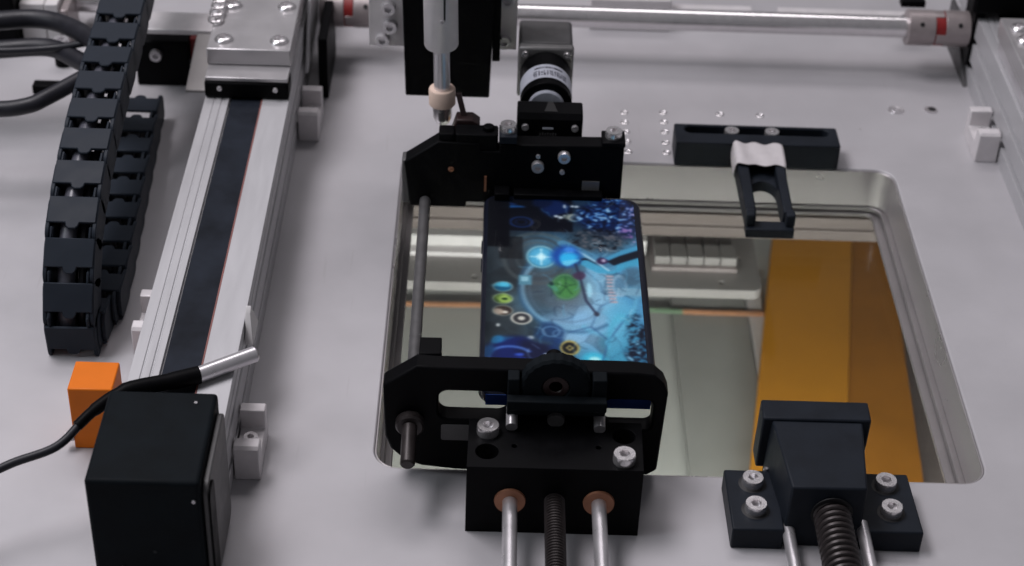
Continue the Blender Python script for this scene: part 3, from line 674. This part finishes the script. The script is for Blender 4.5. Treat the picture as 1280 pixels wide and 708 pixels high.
# round lights
put(ell(26.4, 657, 6.8, 8.6, .25), (60, 128, 160)); put(ell(26.4, 657, 5.6, 7.2, .3), (92, 186, 224)); put(ring(26.4, 657, 6.3, 8, .07)*.8, (172, 214, 224))
put(line([(26.4, 651), (26.4, 663)], .45)*.9, (206, 240, 250)); put(line([(21.5, 657), (31, 657)], .45)*.9, (200, 236, 248))
put(ell(26.4, 657, 2.0, 2.6, .8)*.9, (226, 250, 255))
put(ell(37.5, 658, 6.6, 8.2, .5), (20, 92, 186)); put(ell(38.5, 658, 4.4, 5, .6, True), (54, 196, 246)); put(ell(39, 663, 2.6, 2, .6), (70, 150, 236)); put(ell(40, 654, 3.4, 2.2, .6, True), (120, 214, 246))
put(ell(36.8, 635.2, 6.2, 9.6, .2), (74, 136, 92)); put(ell(36.8, 635.2, 5, 7.8, .5, True)*.7, (104, 172, 96)); put(ring(36.8, 635.2, 5.6, 8.7, .05)*.5, (150, 190, 150))
for q in range(5): put(line([(36.8, 635.2), (36.8+4.4*math.cos(q*1.256+.3), 635.2+6.6*math.sin(q*1.256+.3))], .35)*.7, (46, 98, 62))
put(ell(30, 634.6, 1.8, 4, .3, True), (96, 170, 140)); put(ell(30.6, 637, 1, 1.4, .4), (34, 70, 74))
put(((np.abs(X-19.2) < 2.8) & (np.abs(Y-639.3) < 3.6)).astype(float), (104, 158, 180)); put(((np.abs(X-19.2) < 1.6) & (np.abs(Y-640) < 1.6)).astype(float), (160, 206, 222))
# column of round buttons
for cx, cy, a_, b_ in ((9.5, 634, (34, 110, 150), (96, 208, 240)), (9.6, 625.2, (70, 100, 44), (176, 206, 110)), (9.6, 616.7, (74, 60, 56), (196, 180, 166))):
    put(ell(cx, cy, 4.3, 3.7, .2), a_); put(ell(cx-.3, cy+.6, 3.2, 2.3, .5, True), b_); put(ring(cx, cy, 4.2, 3.5, .08)*.7, (200, 214, 206))
put(ell(10.8, 615.6, 1.2, 1, .4), (236, 230, 220)); put(ell(10.4, 625, 1.3, .8, .4), (40, 70, 30))
put(ell(17.6, 611.6, 4.2, 4, .2)*.8, (66, 62, 66)); put(ring(17.6, 611.6, 4.1, 3.9, .14), (214, 212, 204)); put(ell(17.6, 611.6, 1.6, 1.5, .4), (220, 218, 210))
put(ell(7.7, 606.5, .9, 1.2, .4), (224, 228, 230))
put(ell(21.5, 598.5, 1.5, 1.2, .4), (190, 200, 206))
# near left corner
put(ell(15, 586, 16, 12, .45, True)*.95, (16, 42, 124)); put(ell(22, 590, 8, 6, .5, True)*.8, (24, 30, 70))
put(ell(8.3, 596.6, 4.4, 2.8, .4, True), (46, 142, 196)); put(ring(13, 585.6, 9, 6.5, .12, .1, 20, 200)*.8, (112, 156, 232)); put(ring(15, 583.5, 5, 4, .16, .1, 300, 360)*.9, (180, 206, 246))
put(ell(15.5, 587.5, 2.2, 1.8, .5, True), (70, 110, 220)); put(ell(4.5, 590, 2, 4.5, .5, True), (30, 104, 170)); put(ell(18, 581, 5, 3, .5, True), (30, 66, 190))
put(ell(30, 602.5, 6, 6, .4, True)*.8, (38, 78, 130)); put(ring(30, 603, 3.6, 3.4, .14)*.8, (118, 160, 200)); put(ring(33.6, 601.5, 2.8, 2.6, .14)*.7, (118, 160, 200))
put(ell(34, 592, 5, 8, .5, True)*.7, (24, 70, 140))
put(ell(31, 587.4, 3, 3.4, .2), (8, 10, 16)); put(ell(27.5, 587.3, .9, 1.1, .4), (220, 230, 240))
put(np.clip((1-(np.abs(X-37.6)/3.9+np.abs(Y-592.2)/5.4))/.15+.5, 0, 1), (24, 26, 26)); put(ring(37.6, 592.2, 3.6, 4.4, .16), (196, 176, 104))
put(np.clip((1-(np.abs(X-37.6)/1.8+np.abs(Y-592.2)/2.2))/.2+.5, 0, 1), (222, 200, 120)); put(ell(37.6, 592.2, .7, .8, .4), (40, 40, 30))
put(ell(47.5, 585.5, 4.8, 4, .6), (72, 196, 226)); put(ell(47.8, 585, 2.4, 1.8, .6), (186, 240, 246))
# dark path, pillar, lobes
put(line([(41.5, 652), (43.4, 641), (45.3, 625.6), (49.6, 616)], .55)*.9, (52, 56, 88)); put(ell(49.6, 616, 1.1, 1.6, .3), (60, 50, 66)); put(ell(43, 645, 2, 3, .4, True)*.9, (90, 60, 96))
put(ell(47, 633, 1.2, 5.5, .4), (170, 220, 240))
for q in range(9): put(((np.abs(X-56.2-.12*q) < 1.7) & (np.abs(Y-643.5+q*2.3) < .75)).astype(float), (196, 176, 186))
put(ring(60.4, 637, 2.8, 7, .2)*.8, (160, 192, 216)); put(ell(60.4, 637, 2.4, 6, .4)*.7, (118, 160, 190))
put(ell(66.5, 634, 4.6, 4.6, .4, True)*.8, (120, 172, 200)); put(ell(66.3, 644, 4.8, 7, .5)*.7, (88, 118, 140)); put(((X > 59) & (np.abs(Y-632.5) < 2.6)).astype(float)*.6, (150, 186, 206))
put(line([(38, 603), (47, 607), (54, 598), (63, 616)], .35)*.7, (60, 100, 150)); put(line([(54, 598), (51, 584), (53, 572)], .35)*.7, (56, 96, 150)); put(line([(47, 607), (51, 621), (57, 626)], .3)*.6, (70, 110, 156))
put(ring(60, 588, 6.5, 26, .1, .15, 60, 260)*.6, (96, 196, 224))
# dark growth along the right edge
tm = ell(66.4, 592, 4.8, 24, .35, True)
put(tm*.35, (40, 96, 140)); put(tm*np.clip((spk-.46)/.06, 0, 1), (8, 20, 44)); put(tm*np.clip((spk-.66)/.05, 0, 1), (140, 196, 226))
put(((X < 12) & (Y > 664)).astype(float)*.9, (5, 8, 14)); put(np.clip((X-2)/9, 0, 1)*0+np.clip((9-X)/9, 0, 1)*.55, (30, 36, 40))
for q in range(90):
    cx, cy = rng.uniform(22, 68), rng.uniform(575, 700); a_ = rng.uniform(0, 6.28); L_ = rng.uniform(2.5, 7); bd = rng.uniform(-.9, .9)
    p_ = [(cx, cy)]
    for j_ in range(4): a_ += bd*.5; p_.append((p_[-1][0]+math.cos(a_)*L_/4, p_[-1][1]+math.sin(a_)*L_/4*1.3))
    lt_ = q % 3; put(line(p_, .16)*(.75 if lt_ else .6), ((196, 222, 238) if lt_ == 1 else (24, 44, 78) if lt_ == 0 else (110, 190, 226)))
def soften(im, k_):
    for ax_ in (0, 1):
        pad = [(0, 0)]*3; pad[ax_] = (k_, k_); q_ = np.pad(im, pad, mode='edge'); n_ = im.shape[ax_]
        im = sum(np.take(q_, range(j_, j_+n_), axis=ax_) for j_ in range(2*k_+1))/(2*k_+1)
    return im
soft_ = soften(soften(IMG, 1), 1); wide_ = soften(soften(IMG, 7), 7)
put(np.clip((.30-U_)/.3, 0, 1)*.0, (0, 0, 0))
gray_ = soft_.mean(-1, keepdims=True); soft_ = soft_*.84+gray_*.16
IMG = 255*(np.clip(soft_*.85+wide_*.15, 0, 255)/255)**1.4*1.02*(.96+.08*rng.random(X.shape))[..., None]

bm = BM(); lin = s2l(np.clip(IMG, 0, 255))
me = bpy.data.meshes.new('screen')
zz = np.full_like(X, PZ)
co = np.stack([X, Y, zz], -1).reshape(-1, 3)*S - np.array(wloc(ph))
idx = np.arange(NX*NY).reshape(NY, NX)
# rounded corners: drop quads outside the rounded outline
def inside(x, y, r=6):
    dx = np.maximum(np.maximum(SX0+r-x, x-(SX1-r)), 0); dy = np.maximum(np.maximum(SY0+r-y, y-(SY1-r)), 0); return np.hypot(dx, dy) <= r
qx = (X[:-1, :-1]+X[1:, 1:])/2; qy = (Y[:-1, :-1]+Y[1:, 1:])/2; keep = inside(qx, qy)
quads = np.stack([idx[:-1, :-1][keep], idx[:-1, 1:][keep], idx[1:, 1:][keep], idx[1:, :-1][keep]], -1)
bm.free()
me.from_pydata(co.tolist(), [], quads.tolist())
ca = me.color_attributes.new('picture', 'FLOAT_COLOR', 'POINT')
ca.data.foreach_set('color', np.concatenate([lin, np.ones((NY, NX, 1))], -1).reshape(-1).astype(np.float32))
me.materials.append(M['screen'])
so = bpy.data.objects.new('screen', me); COL.objects.link(so); so.parent = ph
so['label'] = 'glowing screen with a blue game map, round buttons and icons'

# ================================================================== FRONT JAW
fj = thing('front_jaw', 'black slotted jaw with a knob holding the near end of the phone', 'jaw', (20, 556, 4))
out = [(-36.5, 20), (-34.5, 14), (-29, 8), (-22, 5), (-8, 3.4), (60, 3), (70, 3.2), (73.6, 6), (75, 46), (73, 51), (69, 55), (60, 56), (-18, 56), (-24, 56.5), (-37.2, 46.5)]
bm = BM(); prism(bm, out, [rrect(-15.4, 12, 30, 44.6, 4), rrect(50.5, 69.6, 27, 42.4, 3), circ(-26.5, 29, 4.6)], 551.6, 560, 'Y'); obj('jaw_plate', bm, M['black'], fj, .9)
bm = BM(); box(bm, -23.5, -14.8, 560.2, 571, 45, 56.2); obj('rod_clamp', bm, M['black'], fj, .5)
bm = BM(); prism(bm, rrect(-14.2, 4, 19.5, 27.5, 1), [], 551.2, 551.5, 'Y'); obj('recess', bm, M['motor'], fj)
bm = BM(); box(bm, 14, 48, 560.2, 568.5, 37.2, 40.6); obj('lip', bm, M['black'], fj, .5)
bm = BM(); prism(bm, [(11.6, 38.6), (50.2, 39), (50.2, 57), (44.5, 57), (44.5, 42.6), (16.2, 42.2), (16.2, 56.6), (11.6, 56.6)], [], 545.1, 551.3, 'Y'); box(bm, 11.5, 50.3, 540.5, 545, 44.6, 49.4); obj('yoke', bm, M['blackmatt'], fj, .5)
bm = BM(); n = 88
lathe(bm, (30.3, 551.2, 52.5), (0, -1, 0), [(0, 12.8), (.5, 13.6), (5, 13.6), (6, 12.6), (6, 5.8), (4.6, 5.4)], n)
for v in bm.verts:
    a = math.atan2(v.co.z-52.5, v.co.x-30.3); r = math.hypot(v.co.z-52.5, v.co.x-30.3)
    if r > 12: v.co.x = 30.3+(r+.2*math.cos(22*a))*math.cos(a); v.co.z = 52.5+(r+.2*math.cos(22*a))*math.sin(a)
kn = obj('knob', bm, M['blackmatt'], fj)
bm = BM(); lathe(bm, (30.3, 546.6, 52.5), (0, -1, 0), [(0, 5.2), (.5, 5), (.5, 2.8), (0, 2.5)], 28); obj('knob_insert', bm, M['brown'], kn)
bm = BM(); cyl(bm, (30, 567, 52), (30, 560.3, 52), 3.4); obj('knob_boss', bm, M['black'], fj, .8)

gr = thing('guide_rod', 'thin dark rod joining both jaws left of the phone', 'rod', (-27, 630, 25))
bm = BM(); lathe(bm, (-27.2, 716, 30.2), (.003, -1, -.004), [(0, 1.8), (.8, 2.6), (165, 2.6)], 20); obj('rod', bm, M['motor'], gr)
bm = BM(); lathe(bm, (-26.5, 551.4, 29), (0, -1, -.05), [(0, 5.2), (.6, 5.8), (3.2, 5.8), (4, 5.0), (4, 2.6)], 28); obj('collar', bm, M['spring'], gr)
bm = BM(); lathe(bm, (-26.5, 547.5, 29), (.0, -1, -.22), [(0, 3), (18, 3), (18.7, 2.4)], 20); obj('end_stud', bm, M['spring'], gr)

# ================================================================== FRONT SLIDE BLOCK
fb = thing('slide_block', 'black block with screws and two bronze bushes in front of the front jaw', 'block', (30, 534, 0))
bm = BM()
prism(bm, [(-3.4, 519.5), (64.6, 519.5), (65.2, 548), (-3, 548)], [circ(4.3, 528.6, 4.5), circ(57.8, 539.7, 4.5), circ(14.9, 532.2, 1.1, 12), circ(47.6, 532.6, 1.1, 12)], 0, 34, 'Z')
for x, y, r in ((4.3, 528.6, 4.7), (57.8, 539.7, 4.7), (14.9, 532.2, 1.3), (47.6, 532.6, 1.3)): cyl(bm, (x, y, .5), (x, y, 22), r, None, 16)
obj('body', bm, M['black'], fb, .9)
screw(fb, (4.5, 540, 34), SM, 'Z', 1.3, rz=.3); screw(fb, (57.2, 525.3, 34), SM, 'Z', 1.3, rz=.9)
screw(fb, (4.3, 528.6, 22), SMD, 'Z', 1.2); screw(fb, (57.8, 539.7, 22), SMD, 'Z', 1.2)
for x in (13.7, 48.2):
    bm = BM(); lathe(bm, (x, 519.4, 17.2), (0, -1, 0), [(0, 6.2), (.9, 6.0), (.9, 3.3)], 32); obj('bush', bm, M['bronze'], fb)
for x, lb in ((13.7, 'left polished guide shaft passing through the front slide block'), (48.2, 'right polished guide shaft passing through the front slide block')):
    t = thing('guide_shaft', lb, 'shaft', (x, 500, 17), 'guide shafts of the front slide')
    bm = BM(); cyl(bm, (x, 551.3, 17.2), (x, 400, 17.2), 2.9, None, 28); obj('rod', bm, M['steel'], t)
    bm = BM(); cyl(bm, (x, 551.5, 37.2), (x, 547.5, 37.2), 2.2, None, 24); cyl(bm, (x, 547.5, 37.2), (x, 541, 36), 2.3, None, 24); obj('upper_pin', bm, M['steel'], t)
ls = thing('lead_screw', 'dark threaded screw between the two polished guide shafts', 'lead screw', (31, 500, 17))
bm = BM(); prof = []
q = 0.
while q < 150: prof += [(q, 4.1), (q+.5, 4.1), (q+.75, 3.5), (q+1.25, 3.5)]; q += 1.5
lathe(bm, (31, 519.4, 17.5), (0, -1, 0), prof, 24); obj('thread', bm, M['spring'], ls)
bm = BM(); cyl(bm, (31, 551, 38), (31, 544, 37), 3.4, None, 24); obj('upper_stud', bm, M['motor'], ls)

# ================================================================== SLOTTED BLOCK AND FORK
sl = thing('slotted_block', 'long dark grey block with a slot and two screws behind the window', 'block', (140, 803, 0))
bm = BM(); prism(bm, rrect(97.8, 182.4, 793.4, 812, 1.2, 3), [rrect(103, 177.6, 803, 810, 3.45, 8)], .05, 14.2); box(bm, 102.5, 178.1, 802.5, 810.5, .3, 6); obj('body', bm, M['slotblk'], sl, .6)
screw(sl, (127.6, 806.5, 11), SM, 'Z', 1.12); screw(sl, (148.4, 806.5, 11), SM, 'Z', 1.12)
fk = thing('fork_arm', 'dark forked arm reaching from the slotted block over the window', 'fork', (139, 755, 6))
bm = BM()
hexa(bm, [(127.6, 732.5, 4), (133.2, 732.5, 4), (133.2, 780, 3), (127.2, 780, 3), (127.6, 732.5, 13.5), (132.6, 732.5, 13.5), (132.9, 780, 14.5), (127.2, 780, 14.5)])
hexa(bm, [(145.6, 732.5, 4), (150.6, 732.5, 4), (151.2, 780, 3), (146.2, 780, 3), (145.9, 732.5, 13.5), (150.6, 732.5, 13.5), (151.2, 780, 14.5), (146.2, 780, 14.5)])
obj('tine', bm, M['slotblk'], fk, .7)
bm = BM(); box(bm, 127.4, 150.8, 724.5, 732.3, 3.2, 8.2); obj('cross_bar', bm, M['slotblk'], fk, .6)
bm = BM(); prism(bm, [(127.2, 780.2), (151.2, 780.2), (151.2, 793.2), (127.2, 793.2)], [], 2, 14.4); obj('root', bm, M['slotblk'], fk, .5)
arc = [(139.4+6.7*math.cos(math.radians(q)), 757+9.5*math.sin(math.radians(q))) for q in range(0, 181, 15)]
bm = BM(); prism(bm, [(132.7, 779.9)]+arc[::-1]+[(146.1, 779.9)], [], 3, 9, 'Z'); obj('web', bm, M['slotblk'], fk, .4)
for x in (129.4, 148.9):
    bm = BM(); prism(bm, [(x-2.2, 727), (x+2.2, 727), (x+2.2, 732.6), (x-2.2, 732.6)], [], 8.3, 15); obj('lug', bm, M['slotblk'], fk, .7)
tp = BM()
nx_ = 14; top = []; 
xs = [126.2+26.2*i/nx_ for i in range(nx_+1)]
ys = (771.5, 776, 782, 788, 792.9)
gridv = [[tp.verts.new((x+(.4*math.sin(y)), y+1.0*math.sin(x*.6+1.)*(j in (0, 4)), 15.3+.35*math.sin(x*.55+y*.2)+(1.2*math.exp(-((x-129)/3.2)**2)) )) for x in xs] for j, y in enumerate(ys)]
for j in range(4):
    for i in range(nx_): tp.faces.new((gridv[j][i], gridv[j][i+1], gridv[j+1][i+1], gridv[j+1][i]))
for side in (0, nx_):
    low = [tp.verts.new((gridv[j][side].co.x+(-.5 if side == 0 else .5), gridv[j][side].co.y, 4.5+j*.6)) for j in range(5)]
    for j in range(4): tp.faces.new((gridv[j][side], gridv[j+1][side], low[j+1], low[j]))
o = obj('tape_wrap', tp, M['tape'], None, 0, (139, 782, 15)); tag(o, 'crumpled white tape wrapped over the root of the dark fork', 'tape')
sm = o.modifiers.new('thick', 'SOLIDIFY'); sm.thickness = .0003; ss = o.modifiers.new('smooth', 'SUBSURF'); ss.levels = 1; ss.render_levels = 1

# ================================================================== FRONT RIGHT CLAMP
fc = thing('spring_clamp', 'black clamp with four screws and a spring at the front of the window', 'clamp', (137, 530, 0))
bm = BM(); prism(bm, [(100.6, 514), (121, 514), (121, 548.5), (100.2, 548.5)], [], 0, 10.4); obj('flange', bm, M['slotblk'], fc, .7)
bm = BM(); prism(bm, [(151.5, 514.5), (175.4, 514.5), (174.6, 548.5), (151.5, 548.5)], [], 0, 10.4); obj('flange', bm, M['slotblk'], fc, .7)
bm = BM(); hexa(bm, [(121.2, 516.3, 0), (151.3, 516.3, 0), (156, 556, 0), (117, 556, 0), (121.7, 517, 30.2), (150.8, 517, 30.2), (155, 557.5, 30.2), (118.4, 557.5, 30.2)]); bd = obj('body', bm, M['slotblk'], fc, .8)
bm = BM(); hexa(bm, [(114.6, 557.7, 4), (158.3, 557.7, 4), (158.3, 568, 4), (114.6, 568, 4), (114.6, 556, 31.5), (158.3, 556, 31.5), (158.6, 568, 31.5), (115, 568, 31.5)]); obj('head', bm, M['slotblk'], fc, .8)
for x, y in ((110.9, 540.3), (110.6, 525.2), (164.4, 541), (164.2, 525.6)):
    screw(fc, (x, y, 10.3), SM, 'Z', 1.28)
    bm = BM(); lathe(bm, (x, y, 10.42), (0, 0, 1), [(0, 5.6), (.05, 5.5)], 24); obj('counterbore_shade', bm, M['dark'], fc)  # dark disc on the flange, shade around the screw painted in
screw(fc, (117.3, 548.9, 10.4), SM, 'Z', .3)
bm = BM(); lathe(bm, (138.5, 516.2, 17.8), (0, -1, 0), [(0, 8.2), (.3, 8.1)], 28); obj('bore_shade', bm, M['dark'], fc)  # flat dark disc painted as the shade of the spring hole
sp = thing('coil_spring', 'black coil spring on a rod in front of the black clamp', 'spring', (139, 500, 17))
bm = BM(); pts = []; turns = 34
for i in range(turns*18+1):
    a = 2*PI*i/18; y = 521-i/18*3.15; pts.append((138.6+6.2*math.cos(a), y, 17.2+6.2*math.sin(a)))
tube(bm, pts, 1.25, 8); obj('coil', bm, M['spring'], sp)
bm = BM(); cyl(bm, (138.6, 520, 17.2), (138.6, 410, 17.2), 4.6, None, 20); obj('core_rod', bm, M['black'], sp)
for x, z, lb in ((122.9, 7.8, 'steel pin left of the coil spring'), (152, 9, 'steel pin right of the coil spring')):
    t = thing('guide_pin', lb, 'pin', (x, 490, z), 'pins beside the spring')
    bm = BM(); cyl(bm, (x, 520, z), (x, 410, z), 2.5, None, 24); obj('rod', bm, M['steel'], t)
